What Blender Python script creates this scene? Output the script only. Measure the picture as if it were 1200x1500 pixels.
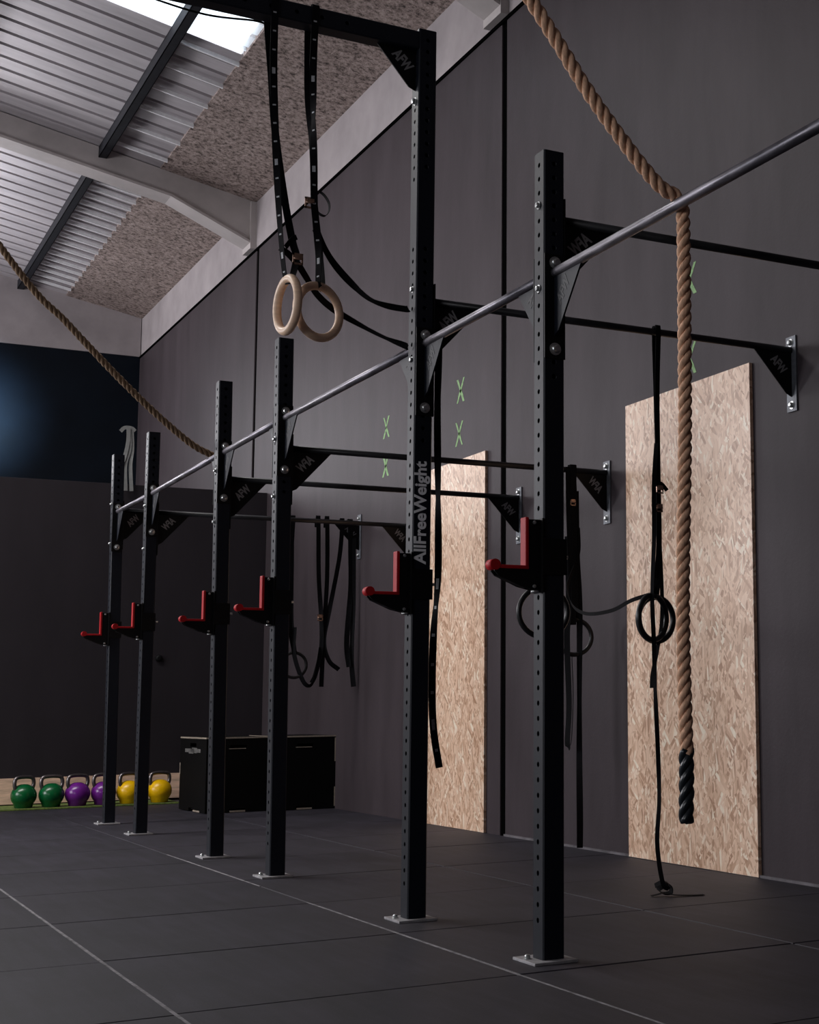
import bpy, bmesh, math, random
from mathutils import Vector, Matrix, Quaternion
random.seed(7)
C = bpy.context.scene.collection
S = bpy.context.scene
for o in list(bpy.data.objects): bpy.data.objects.remove(o)

# ------------------------------------------------------------------ camera
yaw, pit, rol = math.radians(31.3984), math.radians(7.3839), math.radians(-0.7132)
F = Vector((math.sin(yaw)*math.cos(pit), math.cos(yaw)*math.cos(pit), math.sin(pit)))
R0 = Vector((math.cos(yaw), -math.sin(yaw), 0)); U0 = R0.cross(F)
R = R0*math.cos(rol)+U0*math.sin(rol); U = -R0*math.sin(rol)+U0*math.cos(rol)
cd = bpy.data.cameras.new('camera'); cam = bpy.data.objects.new('camera', cd); C.objects.link(cam)
M4 = Matrix((R, U, -F)).transposed().to_4x4(); M4.translation = Vector((-2.1324, -4.3386, 0.7981))
cam.matrix_world = M4
cd.sensor_fit = 'VERTICAL'; cd.sensor_height = 36; cd.lens = 2207.2071/1500*36
cd.shift_x = -(995.331-600)/1500; cd.shift_y = (742.97-750)/1500
cd.clip_start = .05; cd.clip_end = 200
S.camera = cam

# ------------------------------------------------------------------ world, lights, exposure
S.view_settings.view_transform = 'Standard'; S.view_settings.look = 'None'
S.view_settings.gamma = 1; S.view_settings.use_curve_mapping = False
S.view_settings.exposure = -0.18
w = bpy.data.worlds.new('overcast_sky'); S.world = w; w.use_nodes = True
bg = w.node_tree.nodes['Background']; bg.inputs[0].default_value = (.86, .93, 1, 1); bg.inputs[1].default_value = 3.0

def area(name, loc, to, sx, sy, power, col=(.98, .955, 1), portal=False):
    l = bpy.data.lights.new(name, 'AREA'); l.shape = 'RECTANGLE'; l.size = sx; l.size_y = sy
    l.energy = power; l.color = col
    o = bpy.data.objects.new(name, l); C.objects.link(o); o.location = loc
    d = (Vector(to)-Vector(loc)).normalized()
    o.rotation_euler = d.to_track_quat('-Z', 'Y').to_euler()
    if portal: l.cycles.is_portal = True
    return o
WINS = [(-3.2, 0), (1.6, 1), (6.4, 2)]     # window centres along the left wall
for y, p in ((-3.2, 90), (1.6, 8), (6.4, 250)):
    area('window_daylight', (-7.85, y, 2.5 if y < 3 else 3.0), (0, y, 1.9 if y < 3 else 2.6), 3.2, 1.7 if y < 3 else 2.4, p)
area('window_daylight', (-7.85, 12.6, 3.9), (0, 12.6, 3.9), 3.2, 2.0, 520)
area('high_window_daylight', (-1.75, 15.3, 4.15), (-.9, 5, 2.4), 2.3, 1.7, 95, (1, .95, .97))
for x0, x1, y0, y1, p in ((-7.8, -1.0, 6.2, 7.28, 520),):
    xm = (x0+x1)/2; z = 6.168-.2*xm-.12
    o = area('rooflight_daylight', (xm, (y0+y1)/2, z), (xm-.2, (y0+y1)/2, z-1), y1-y0-.1, x1-x0-.2, p, (1, .965, .93))
    o.rotation_euler = (0, math.atan(.2), 0); o.data.size, o.data.size_y = x1-x0-.3, y1-y0-.15
l = bpy.data.lights.new('added_glow_light', 'SPOT'); l.energy = 330; l.color = (.45, .72, 1); l.shadow_soft_size = .08; l.spot_size = math.radians(88); l.spot_blend = 1  # added spot, out of view, makes the bluish glow on the far wall
o = bpy.data.objects.new('added_glow_light', l); C.objects.link(o); o.location = (-.15, 14.25, 4.35)
o.rotation_euler = Vector((.0, 1, 0)).to_track_quat('-Z', 'Y').to_euler()

# ------------------------------------------------------------------ materials
def nt(name):
    m = bpy.data.materials.new(name); m.use_nodes = True
    n = m.node_tree; b = n.nodes['Principled BSDF']; return m, n, b
def lk(n, a, b): n.links.new(a, b)
def coord(n, scale=(1, 1, 1), kind='Object'):
    t = n.nodes.new('ShaderNodeTexCoord'); mp = n.nodes.new('ShaderNodeMapping'); mp.inputs['Scale'].default_value = scale
    lk(n, t.outputs[kind], mp.inputs[0]); return mp.outputs[0]
def noise(n, vec, scale, detail=4, rough=.6):
    k = n.nodes.new('ShaderNodeTexNoise'); k.inputs['Scale'].default_value = scale; k.inputs['Detail'].default_value = detail
    k.inputs['Roughness'].default_value = rough; lk(n, vec, k.inputs['Vector']); return k
def ramp(n, fac, stops):
    r = n.nodes.new('ShaderNodeValToRGB'); e = r.color_ramp.elements
    while len(e) < len(stops): e.new(.5)
    for i, (p, c) in enumerate(stops): e[i].position = p; e[i].color = (*c, 1)
    lk(n, fac, r.inputs[0]); return r.outputs[0]
def bump(n, b, h, strength=.3, dist=.01):
    k = n.nodes.new('ShaderNodeBump'); k.inputs['Strength'].default_value = strength; k.inputs['Distance'].default_value = dist
    lk(n, h, k.inputs['Height']); lk(n, k.outputs[0], b.inputs['Normal'])
def mat(name, col, rough=.5, metal=0, var=.25, nscale=20, bmp=0, scale=(1, 1, 1), detail=4, spec=None, bdist=.004, r2=None):
    m, n, b = nt(name); v = coord(n, scale); k = noise(n, v, nscale, detail)
    lo = tuple(c*(1-var) for c in col); hi = tuple(min(1, c*(1+var)) for c in col)
    lk(n, ramp(n, k.outputs[0], [(.3, lo), (.7, hi)]), b.inputs['Base Color'])
    b.inputs['Roughness'].default_value = rough; b.inputs['Metallic'].default_value = metal
    if r2 is not None:
        mr = n.nodes.new('ShaderNodeMapRange'); mr.inputs['To Min'].default_value = rough; mr.inputs['To Max'].default_value = r2
        mr.inputs['From Min'].default_value = .35; mr.inputs['From Max'].default_value = .65
        lk(n, k.outputs[0], mr.inputs[0]); lk(n, mr.outputs[0], b.inputs['Roughness'])
    if spec is not None: b.inputs['Specular IOR Level'].default_value = spec
    if bmp: bump(n, b, k.outputs[0], bmp, bdist)
    return m
def flat(name, col, rough=.5, metal=0, emit=None):
    m, n, b = nt(name); b.inputs['Base Color'].default_value = (*col, 1); b.inputs['Roughness'].default_value = rough
    b.inputs['Metallic'].default_value = metal
    if emit: b.inputs['Emission Color'].default_value = (*col, 1); b.inputs['Emission Strength'].default_value = emit
    return m
def wall_mat(name, c1, c2, spec=.25, rough=.7):
    m, n, b = nt(name)
    a = noise(n, coord(n, (1, 1, .35)), 1.3, 6, .65); s = noise(n, coord(n, (3, 3, .8)), 1.5, 5, .6); f = noise(n, coord(n), 60, 3)
    mx = n.nodes.new('ShaderNodeMath'); mx.operation = 'ADD'; lk(n, a.outputs[0], mx.inputs[0]); lk(n, s.outputs[0], mx.inputs[1])
    hv = n.nodes.new('ShaderNodeMath'); hv.operation = 'MULTIPLY'; hv.inputs[1].default_value = .5; lk(n, mx.outputs[0], hv.inputs[0])
    lk(n, ramp(n, hv.outputs[0], [(.32, c1), (.68, c2)]), b.inputs['Base Color'])
    b.inputs['Roughness'].default_value = rough; b.inputs['Specular IOR Level'].default_value = spec
    bump(n, b, f.outputs[0], .15, .004); return m
MWALL = wall_mat('charcoal_painted_concrete', (.036, .0285, .032), (.060, .048, .054), spec=.13, rough=.5)
MPART = wall_mat('dark_painted_partition', (.011, .0082, .0107), (.018, .014, .0177))
MBACK = mat('blue_black_paint', (.002, .0045, .009), .6, var=.2, nscale=3, spec=.15)
MCONC = mat('pale_concrete', (.33, .295, .30), .85, var=.16, nscale=2.2, detail=8, bmp=.2)
MRAFT = mat('pale_painted_steel', (.44, .40, .39), .6, var=.12, nscale=3)
MBLK = flat('black_gap', (.002, .002, .002), .95)
MBLK.node_tree.nodes['Principled BSDF'].inputs['Specular IOR Level'].default_value = 0
MDUST = mat('chalk_dust', (.22, .21, .22), .95, var=.5, nscale=25)
MPURL = mat('dark_grey_purlin_paint', (.014, .015, .02), .6, spec=.2)
MRIBHI = mat('white_rib_highlight', (.85, .85, .86), .4, 0, var=.1)  # highlight on the roof ribs, put in as white colour
def deck_mat():
    m, n, b = nt('galvanised_roof_sheet'); k = noise(n, coord(n, (.6, 3, 1)), 2.2, 5)
    lk(n, ramp(n, k.outputs[0], [(.3, (.42, .39, .41)), (.7, (.60, .56, .58))]), b.inputs['Base Color'])
    b.inputs['Roughness'].default_value = .5; b.inputs['Metallic'].default_value = .35; return m
MDECK = deck_mat()
def wool_mat():
    m, n, b = nt('wood_wool_board')
    v = coord(n); k = noise(n, v, 23, 6, .78); k2 = noise(n, v, 3, 3)
    vo = n.nodes.new('ShaderNodeTexVoronoi'); vo.inputs['Scale'].default_value = 22; lk(n, v, vo.inputs['Vector'])
    col = ramp(n, k.outputs[0], [(.38, (.045, .032, .027)), (.47, (.27, .21, .19)), (.60, (.49, .40, .37))])
    mix = n.nodes.new('ShaderNodeMix'); mix.data_type = 'RGBA'; mix.blend_type = 'MULTIPLY'; mix.inputs[0].default_value = .8
    c2 = ramp(n, k2.outputs[0], [(.3, (.75, .72, .7)), (.7, (1.0, .98, .97))])
    lk(n, col, mix.inputs[6]); lk(n, c2, mix.inputs[7]); lk(n, mix.outputs[2], b.inputs['Base Color'])
    b.inputs['Roughness'].default_value = .95; bump(n, b, k.outputs[0], .8, .02); return m
MWOOL = wool_mat()
def floor_mat():
    m, n, b = nt('black_rubber_matting')
    k = noise(n, coord(n, (1, 1, 1)), 2.2, 6, .65); f = noise(n, coord(n), 160, 2); st = noise(n, coord(n, (7, .6, 1)), 3, 5)
    mx = n.nodes.new('ShaderNodeMath'); mx.operation = 'MULTIPLY'; lk(n, k.outputs[0], mx.inputs[0]); lk(n, st.outputs[0], mx.inputs[1])
    lk(n, ramp(n, mx.outputs[0], [(.15, (.0125, .0108, .016)), (.38, (.029, .0248, .037))]), b.inputs['Base Color'])
    b.inputs['Roughness'].default_value = .62; b.inputs['Specular IOR Level'].default_value = .4
    bump(n, b, f.outputs[0], .25, .002); return m
MFLOOR = floor_mat()
def osb_mat():
    m, n, b = nt('oriented_strand_board')
    base = coord(n, (1, 1, 1))
    warp = noise(n, base, 5, 2)
    def layer(sc, ang):
        mp = n.nodes.new('ShaderNodeMapping'); rt = n.nodes.new('ShaderNodeMapping'); rt.inputs['Rotation'].default_value = (ang, 0, 0); mp.inputs['Scale'].default_value = sc; lk(n, rt.outputs[0], mp.inputs[0])
        ad = n.nodes.new('ShaderNodeMix'); ad.data_type = 'VECTOR'; ad.inputs[0].default_value = .035
        lk(n, base, ad.inputs[4]); lk(n, warp.outputs['Color'], ad.inputs[5])
        lk(n, ad.outputs[1], rt.inputs[0])
        v = n.nodes.new('ShaderNodeTexVoronoi'); v.inputs['Scale'].default_value = 1; lk(n, mp.outputs[0], v.inputs['Vector'])
        s = n.nodes.new('ShaderNodeSeparateColor'); lk(n, v.outputs['Color'], s.inputs[0]); return s.outputs[0], s.outputs[1]
    a, a2 = layer((40, 70, 15), .75); c, c2 = layer((40, 60, 14), -.6); d, d2 = layer((40, 85, 14), .08)
    sel = n.nodes.new('ShaderNodeMath'); sel.operation = 'GREATER_THAN'; sel.inputs[1].default_value = .55; lk(n, a2, sel.inputs[0])
    m1 = n.nodes.new('ShaderNodeMix'); m1.data_type = 'FLOAT'; lk(n, sel.outputs[0], m1.inputs[0]); lk(n, a, m1.inputs[2]); lk(n, c, m1.inputs[3])
    sel2 = n.nodes.new('ShaderNodeMath'); sel2.operation = 'GREATER_THAN'; sel2.inputs[1].default_value = .6; lk(n, c2, sel2.inputs[0])
    m2 = n.nodes.new('ShaderNodeMix'); m2.data_type = 'FLOAT'; lk(n, sel2.outputs[0], m2.inputs[0]); lk(n, m1.outputs[0], m2.inputs[2]); lk(n, d, m2.inputs[3])
    col = ramp(n, m2.outputs[0], [(0, (.42, .225, .125)), (.25, (.64, .405, .265)), (.55, (.78, .535, .375)), (.85, (.86, .62, .455)), (1, (.95, .83, .67))])
    g = noise(n, coord(n, (1, 1, .12)), 90, 3); gc = ramp(n, g.outputs[0], [(.3, (.88, .86, .84)), (.7, (1, 1, 1))])
    mx = n.nodes.new('ShaderNodeMix'); mx.data_type = 'RGBA'; mx.blend_type = 'MULTIPLY'; mx.inputs[0].default_value = 1
    lk(n, col, mx.inputs[6]); lk(n, gc, mx.inputs[7]); lk(n, mx.outputs[2], b.inputs['Base Color'])
    b.inputs['Roughness'].default_value = .42; b.inputs['Specular IOR Level'].default_value = .85; bump(n, b, m2.outputs[0], .12, .002); return m
MOSB = osb_mat()
MSTEEL = mat('black_powder_coat', (.0048, .0068, .0125), .48, var=.12, nscale=60, bmp=.06, spec=.30, bdist=.001)
MPLATE = mat('black_powder_coat_bracket', (.003, .003, .0035), .5, var=.12, nscale=60, spec=.22)
MBAR = mat('worn_raw_steel_bar', (.21, .20, .225), .33, .85, var=.3, nscale=9, r2=.5, scale=(4, 1, 4))
MCBAR = mat('chalk_worn_black_bar', (.012, .012, .014), .35, 0, var=.9, nscale=6, r2=.55, scale=(1, 4, 4), spec=.4)
MZINC = mat('zinc_plated_steel', (.62, .64, .63), .28, .9, var=.12, nscale=40)
MGALV = mat('dusty_galvanised_plate', (.34, .33, .34), .6, .3, var=.3, nscale=30)
MWPL = mat('worn_wall_bracket_plate', (.13, .14, .16), .45, .2, var=.4, nscale=18)
MRED = mat('red_plastic_liner', (.40, .007, .012), .5, var=.1, nscale=20, spec=.25)
MRUBB = mat('matte_black_nylon', (.008, .008, .009), .6, var=.1)
MWHITE = flat('white_print', (.92, .92, .93), .6)
MGREYP = flat('grey_laser_cut_lettering', (.22, .215, .22), .6)
MDIM = flat('dark_laser_cut_lettering', (.035, .035, .038), .6)
MWEB = mat('black_nylon_webbing', (.004, .004, .005), .85, var=.3, nscale=300, bmp=.2, bdist=.001, spec=.12)
MMARK = mat('pale_webbing_print', (.42, .43, .45), .8, var=.3, nscale=200)
MBUCK = mat('worn_metal_buckle', (.42, .27, .2), .35, .8, var=.3, nscale=80)
MWOOD = mat('pale_birch_ring', (.80, .56, .39), .42, var=.10, nscale=14, scale=(1, 1, 6), bmp=.03)
MRINGB = mat('black_plastic_ring', (.005, .005, .006), .35, var=.1)
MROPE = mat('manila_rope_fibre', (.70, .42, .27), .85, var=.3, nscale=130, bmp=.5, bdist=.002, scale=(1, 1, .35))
MROPED = mat('dark_manila_rope_fibre', (.20, .125, .07), .85, var=.3, nscale=130, bmp=.5, bdist=.002, scale=(1, 1, .35))  # darker fibre tone for the far rope
MSHRINK = mat('black_heat_shrink', (.012, .016, .02), .3, var=.2)
MGREENX = mat('green_paint_marker', (.24, .40, .18), .8, var=.3, nscale=50)
MBOX = mat('black_stained_plywood', (.0018, .0018, .002), .6, var=.2, spec=.12)
MPLY = mat('raw_plywood_edge', (.30, .25, .20), .7, var=.25, nscale=60)
MTURF = mat('green_turf', (.10, .14, .025), .95, var=.5, nscale=60, bmp=.8)
MCLOTH = mat('grey_white_cotton', (.17, .17, .165), .9, var=.15)
MGLASS = flat('bright_window_pane', (.88, .94, 1), .3, emit=2.2)
MFRAME = flat('dark_window_frame', (.05, .05, .055), .5)
def translucent():
    m, n, b = nt('translucent_rooflight_sheet'); n.nodes.remove(b)
    t = n.nodes.new('ShaderNodeBsdfTranslucent'); t.inputs[0].default_value = (.9, .95, 1, 1)
    tr = n.nodes.new('ShaderNodeBsdfTransparent'); mx = n.nodes.new('ShaderNodeMixShader'); mx.inputs[0].default_value = .5
    lk(n, t.outputs[0], mx.inputs[1]); lk(n, tr.outputs[0], mx.inputs[2]); lk(n, mx.outputs[0], n.nodes['Material Output'].inputs[0]); return m
MSKY = translucent()
KB = {'green': mat('green_enamel', (.0, .085, .022), .25, var=.1), 'purple': mat('purple_enamel', (.13, .012, .20), .25, var=.1),
      'yellow': mat('yellow_enamel', (.75, .43, .0), .3, var=.06)}

# ------------------------------------------------------------------ object helpers
ORG = {}
def thing(name, label, cat, loc=(0, 0, 0), group=None):
    o = bpy.data.objects.new(name, None); C.objects.link(o); o.location = loc; o.empty_display_size = .1
    ORG[o.name] = Vector(loc); o['label'] = label; o['category'] = cat
    if group: o['group'] = group
    return o
def obj(name, bm, mats, parent=None, smooth=False, label=None, origin=None):
    """link bm (built in world coordinates) as one mesh object; a child shares its parent's origin"""
    me = bpy.data.meshes.new(name)
    org = ORG[parent.name] if parent else Vector(origin or (0, 0, 0))
    if org.length: bmesh.ops.translate(bm, verts=bm.verts, vec=-org)
    bmesh.ops.recalc_face_normals(bm, faces=bm.faces)
    bm.to_mesh(me); bm.free()
    for m in (mats if isinstance(mats, (list, tuple)) else [mats]): me.materials.append(m)
    if smooth:
        for p in me.polygons: p.use_smooth = True
    o = bpy.data.objects.new(name, me); C.objects.link(o); ORG[o.name] = org
    if parent: o.parent = parent
    else: o.location = org
    if label: o['label'] = label
    return o
def tag(o, label, cat, group=None):
    o['label'] = label; o['category'] = cat
    if group: o['group'] = group
    return o
def struct(name, bm, m, smooth=False):
    o = obj(name, bm, m, smooth=smooth); o['kind'] = 'structure'; return o
def B(): return bmesh.new()
def box(bm, x0, x1, y0, y1, z0, z1, bev=0, mi=0):
    vs = [bm.verts.new((x, y, z)) for x in (x0, x1) for y in (y0, y1) for z in (z0, z1)]
    fs = [bm.faces.new([vs[i] for i in f]) for f in ((0, 1, 3, 2), (4, 6, 7, 5), (0, 4, 5, 1), (2, 3, 7, 6), (0, 2, 6, 4), (1, 5, 7, 3))]
    for f in fs: f.material_index = mi
    if bev:
        es = list({e for f in fs for e in f.edges})
        bmesh.ops.recalc_face_normals(bm, faces=fs)
        bmesh.ops.bevel(bm, geom=es, offset=bev, segments=2, affect='EDGES', profile=.6)
    return bm
def prism(bm, pts, d, mi=0):
    """pts: world 3d polygon; extruded by vector d"""
    a = [bm.verts.new(p) for p in pts]; b = [bm.verts.new(Vector(p)+Vector(d)) for p in pts]
    n = len(pts); f = [bm.faces.new(a), bm.faces.new(b[::-1])]
    for i in range(n): f.append(bm.faces.new((a[i], b[i], b[(i+1) % n], a[(i+1) % n])))
    for x in f: x.material_index = mi
    return bm
def tube(bm, path, r, seg=12, caps=True, mi=0):
    path = [Vector(p) for p in path]; rs = r if isinstance(r, (list, tuple)) else [r]*len(path)
    T0 = (path[1]-path[0]).normalized(); up = Vector((0, 0, 1)) if abs(T0.z) < .9 else Vector((1, 0, 0))
    N = T0.cross(up).normalized(); rings = []; T = T0
    for i, p in enumerate(path):
        t = (path[min(i+1, len(path)-1)]-path[max(i-1, 0)]).normalized()
        q = T.rotation_difference(t); N = q @ N; T = t; Bn = T.cross(N)
        rings.append([bm.verts.new(p+(N*math.cos(a)+Bn*math.sin(a))*rs[i]) for a in [2*math.pi*k/seg for k in range(seg)]])
    for i in range(len(rings)-1):
        for k in range(seg):
            f = bm.faces.new((rings[i][k], rings[i][(k+1) % seg], rings[i+1][(k+1) % seg], rings[i+1][k])); f.material_index = mi; f.smooth = True
    if caps:
        bm.faces.new(rings[0][::-1]); bm.faces.new(rings[-1])
    return bm
def disc(bm, c, ax, r, h, seg=14, dome=0):
    """bolt-like disc: starts at c, goes along ax"""
    c = Vector(c); ax = Vector(ax).normalized()
    u = ax.orthogonal().normalized(); v = ax.cross(u)
    prof = [(r, 0), (r, h*.55), (r*.86, h*.85), (r*.5, h), ] if dome else [(r, 0), (r, h)]
    rings = [[bm.verts.new(c+ax*z+(u*math.cos(a)+v*math.sin(a))*q) for a in [2*math.pi*k/seg for k in range(seg)]] for q, z in prof]
    for i in range(len(rings)-1):
        for k in range(seg): bm.faces.new((rings[i][k], rings[i][(k+1) % seg], rings[i+1][(k+1) % seg], rings[i+1][k]))
    bm.faces.new(rings[0][::-1]); bm.faces.new(rings[-1]); return bm
def lathe(bm, c, prof, seg=32):
    c = Vector(c); rings = []
    for r, z in prof:
        if r < 1e-5: rings.append([bm.verts.new(c+Vector((0, 0, z)))])
        else: rings.append([bm.verts.new(c+Vector((r*math.cos(2*math.pi*k/seg), r*math.sin(2*math.pi*k/seg), z))) for k in range(seg)])
    for a, b in zip(rings, rings[1:]):
        for k in range(seg):
            q = [a[k % len(a)], a[(k+1) % len(a)], b[(k+1) % len(b)], b[k % len(b)]]
            u = []; [u.append(x) for x in q if x not in u]
            if len(u) > 2: bm.faces.new(u)
    return bm
def cr(pts, n=10):
    P = [Vector(p) for p in pts]; P = [2*P[0]-P[1]]+P+[2*P[-1]-P[-2]]; out = []
    for i in range(1, len(P)-2):
        for k in range(n):
            t = k/n; a, b, c, d = P[i-1:i+3]
            out.append(.5*((2*b)+(-a+c)*t+(2*a-5*b+4*c-d)*t*t+(-a+3*b-3*c+d)*t**3))
    out.append(P[-2]); return out
def ribbon(bm, pts, w=.028, th=.002, wdir=(1, 0, 0), twist=(0, 0), marks=None, n=12, mstart=0, taper=False):
    """flat webbing following pts. twist = angle (radians) at start, end (or a list). marks = (spacing, length)"""
    P = cr(pts, n); L = [0]
    for a, b in zip(P, P[1:]): L.append(L[-1]+(b-a).length)
    tot = L[-1]; W0 = Vector(wdir); rings = []
    if marks:   # resample finely so the printed marks have crisp ends
        ds = []; s = 0
        while s < tot: ds.append(s); s += .006
        ds.append(tot); Q = []; j = 0
        for s in ds:
            while j < len(L)-2 and L[j+1] < s: j += 1
            t = (s-L[j])/max(1e-9, L[j+1]-L[j]); Q.append(P[j].lerp(P[j+1], min(1, t)))
        P, L = Q, ds
    for i, p in enumerate(P):
        T = (P[min(i+1, len(P)-1)]-P[max(i-1, 0)]).normalized(); f = L[i]/tot*(len(twist)-1); k = min(int(f), len(twist)-2)
        a = twist[k]+(twist[k+1]-twist[k])*(f-k)
        W = (W0-T*W0.dot(T)).normalized(); W = Quaternion(T, a) @ W; N = T.cross(W)
        ww = w*(1 if not taper or i < len(P)-4 else .5)
        rings.append([bm.verts.new(p+W*ww/2*sx+N*th/2*sn) for sx, sn in ((-1, -1), (1, -1), (1, 1), (-1, 1))])
    for i in range(len(rings)-1):
        s = (L[i]+L[i+1])/2-mstart
        mk = False
        if marks and s > 0:
            q = s % marks[0]; idx = int(s/marks[0]); mk = q < (marks[1] if idx % 5 else marks[1]*3.5)
        for k in range(4):
            f = bm.faces.new((rings[i][k], rings[i][(k+1) % 4], rings[i+1][(k+1) % 4], rings[i+1][k]))
        if mk:
            for q, sgn in (((0, 1), -1), ((3, 2), 1)):
                A, Bq, Cq, Dq = rings[i][q[0]].co, rings[i][q[1]].co, rings[i+1][q[1]].co, rings[i+1][q[0]].co
                nn_ = (Bq-A).cross(Dq-A).normalized(); cen = (rings[i][0].co+rings[i][2].co)/2
                if nn_.dot(A-cen) < 0: nn_ = -nn_
                e = .28; vs = [A.lerp(Bq, e), A.lerp(Bq, 1-e), Dq.lerp(Cq, 1-e), Dq.lerp(Cq, e)]
                ff = bm.faces.new([bm.verts.new(v+nn_*.0006) for v in vs]); ff.material_index = 1
    bm.faces.new(rings[0][::-1]); bm.faces.new(rings[-1]); return bm
def text_obj(name, body, size, mw, mat_, parent, extrude=.0006, bold=0.0):
    cu = bpy.data.curves.new(name, 'FONT'); cu.body = body; cu.size = size; cu.extrude = extrude; cu.offset = bold
    cu.align_x = 'CENTER'; cu.align_y = 'CENTER'; cu.resolution_u = 3
    t = bpy.data.objects.new(name, cu); C.objects.link(t)
    me = bpy.data.meshes.new_from_object(t.evaluated_get(bpy.context.evaluated_depsgraph_get()))
    bpy.data.objects.remove(t)
    mw = Matrix.Translation(-ORG[parent.name]) @ mw
    me.transform(mw); me.materials.clear(); me.materials.append(mat_)
    o = bpy.data.objects.new(name, me); C.objects.link(o); o.parent = parent; ORG[o.name] = ORG[parent.name]
    return o
def basis(loc, ex, ey):
    ex = Vector(ex).normalized(); ey = Vector(ey).normalized(); ez = ex.cross(ey)
    m = Matrix((ex, ey, ez)).transposed().to_4x4(); m.translation = Vector(loc); return m
def copy_tree(o, parent=None):
    c = o.copy(); C.objects.link(c)
    if parent: c.parent = parent
    for ch in [x for x in list(bpy.data.objects) if x.parent == o]: copy_tree(ch, c)
    return c

# ------------------------------------------------------------------ setting
W = 1.84; XL = -8.0; YF = -8.0; YP = 9.55; YB = 15.43
roofz = lambda x: 6.168-.2*x
# floor: one-metre rubber mats with fine gaps; chalk in the long joints
bm = B()
box(bm, XL, W+.3, YF, YB+.2, -.12, -.02, mi=1)
ox, oy = -.14, -.125
for i in range(-8, 2):
    for j in range(-8, 10):
        x0, x1, y0, y1 = ox+i, ox+i+1, oy+j, oy+j+1
        if i == -2: y0 -= .02; y1 -= .02
        g = .0022; jt = random.uniform(-.0012, .0012)
        x0, x1, y0, y1 = max(x0, XL)+g, min(x1, W)-g, max(y0, YF)+g, min(y1, YP)-g
        if x1-x0 < .03 or y1-y0 < .03: continue
        zt = random.uniform(-.0015, 0); c = .004
        v = [bm.verts.new(p) for p in ((x0, y0, -.02), (x1, y0, -.02), (x1, y1, -.02), (x0, y1, -.02), (x0, y0, zt-c), (x1, y0, zt-c), (x1, y1, zt-c), (x0, y1, zt-c),
             (x0+c, y0+c, zt), (x1-c, y0+c, zt), (x1-c, y1-c, zt), (x0+c, y1-c, zt))]
        for k in range(4):
            bm.faces.new((v[k], v[(k+1) % 4], v[4+(k+1) % 4], v[4+k])); bm.faces.new((v[4+k], v[4+(k+1) % 4], v[8+(k+1) % 4], v[8+k]))
        bm.faces.new(v[8:])
for x, y0, y1 in ((ox-1, YF, 5.5), (ox, -2, 1.9), (ox, 2.6, 4.3)):
    y = y0
    while y < y1:
        d = random.uniform(.1, .4); box(bm, x-random.uniform(.0035, .006), x+random.uniform(.0035, .006), y, y+d, -.02, -.0005, mi=2); y += d
struct('floor', bm, [MFLOOR, MBLK, MDUST])
# right wall: three cast panels with dark open joints
bm = B()
for y0, y1 in ((YF, -1.45), (-1.37, 4.27), (4.345, 10.02), (10.10, YB)):
    box(bm, W, W+.16, y0, y1, -.02, 5.27, .006)
box(bm, W+.1, W+.2, YF, YB, -.02, 5.27, mi=1)
for y0, y1 in ((-1.45, -1.37), (4.27, 4.345), (10.02, 10.10)): box(bm, W+.012, W+.1, y0, y1, -.02, 5.26, mi=1)
struct('wall_right', bm, [MWALL, MBLK])
bm = B(); box(bm, W-.012, W+.1, YF, YB, 5.262, 5.285)
struct('trim_1', bm, MBLK)
bm = B(); box(bm, W+.01, W+.25, YF, YB+.2, 5.285, 5.86, .01)
struct('trim_2', bm, MCONC)
bm = B(); box(bm, W-.004, W, 1.49, 1.505, 0, 2.4); box(bm, W-.014, W, -1.35, 4.26, 0, .012, mi=0)
struct('baseboard_right', bm, mat('pale_floor_edge_dust', (.12, .11, .12), .9, var=.4, nscale=8))
# back walls
bm = B(); box(bm, -3.6, W+.01, YP, YP+.14, -.02, 2.785, .004); struct('wall_partition', bm, MPART)
bm = B(); box(bm, XL, -2.95, YB, YB+.2, -.02, 5.285); box(bm, -.55, W+.22, YB, YB+.2, -.02, 5.285); box(bm, -2.95, -.55, YB, YB+.2, 5.05, 5.285); box(bm, -2.95, -.55, YB, YB+.2, -.02, 3.25); struct('wall_back', bm, MBACK)
bm = B(); prism(bm, [(W, YB-.02, 5.285), (XL, YB-.02, 5.285), (XL, YB-.02, roofz(XL)), (W, YB-.02, roofz(W))], (0, .25, 0)); struct('trim_3', bm, MCONC)
bm = B(); box(bm, XL-.2, W+.2, YF-.2, YF, -.1, 5.9); prism(bm, [(XL, YF-.2, 5.9), (W, YF-.2, 5.9), (XL, YF-.2, 7.77)], (0, .2, 0)); struct('wall_front', bm, MWALL)
# left wall with window openings
bm = B(); holes = [(y-1.7, y+1.7, 1.6, 3.4 if y < 3 else 4.3) for y, i in WINS]+[(10.9, 14.3, 2.8, 5.0)]
y = YF
for a, b, z0, z1 in holes:
    box(bm, XL-.2, XL, y, a, -.1, 7.9); box(bm, XL-.2, XL, a, b, -.1, z0); box(bm, XL-.2, XL, a, b, z1, 7.9); y = b
box(bm, XL-.2, XL, y, YB+.2, -.1, 7.9); struct('wall_left', bm, MWALL)
for i, (a, b, z0, z1) in enumerate(holes):
    bm = B()
    for k in range(5):
        yy = a+(b-a)*k/4; box(bm, XL-.15, XL-.05, max(a, yy-.03), min(b, yy+.03), z0, z1)
    for zz in (z0, (z0+z1)/2, z1-.05): box(bm, XL-.15, XL-.05, a, b, zz, zz+.05)
    f = struct('window_%d' % (i+1), bm, MFRAME)
    bm = B(); box(bm, XL-.11, XL-.1, a, b, z0, z1); obj('window_pane', bm, MGLASS, f)
bm = B(); box(bm, -2.95, -.55, YB+.08, YB+.1, 3.25, 5.05)
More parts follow.
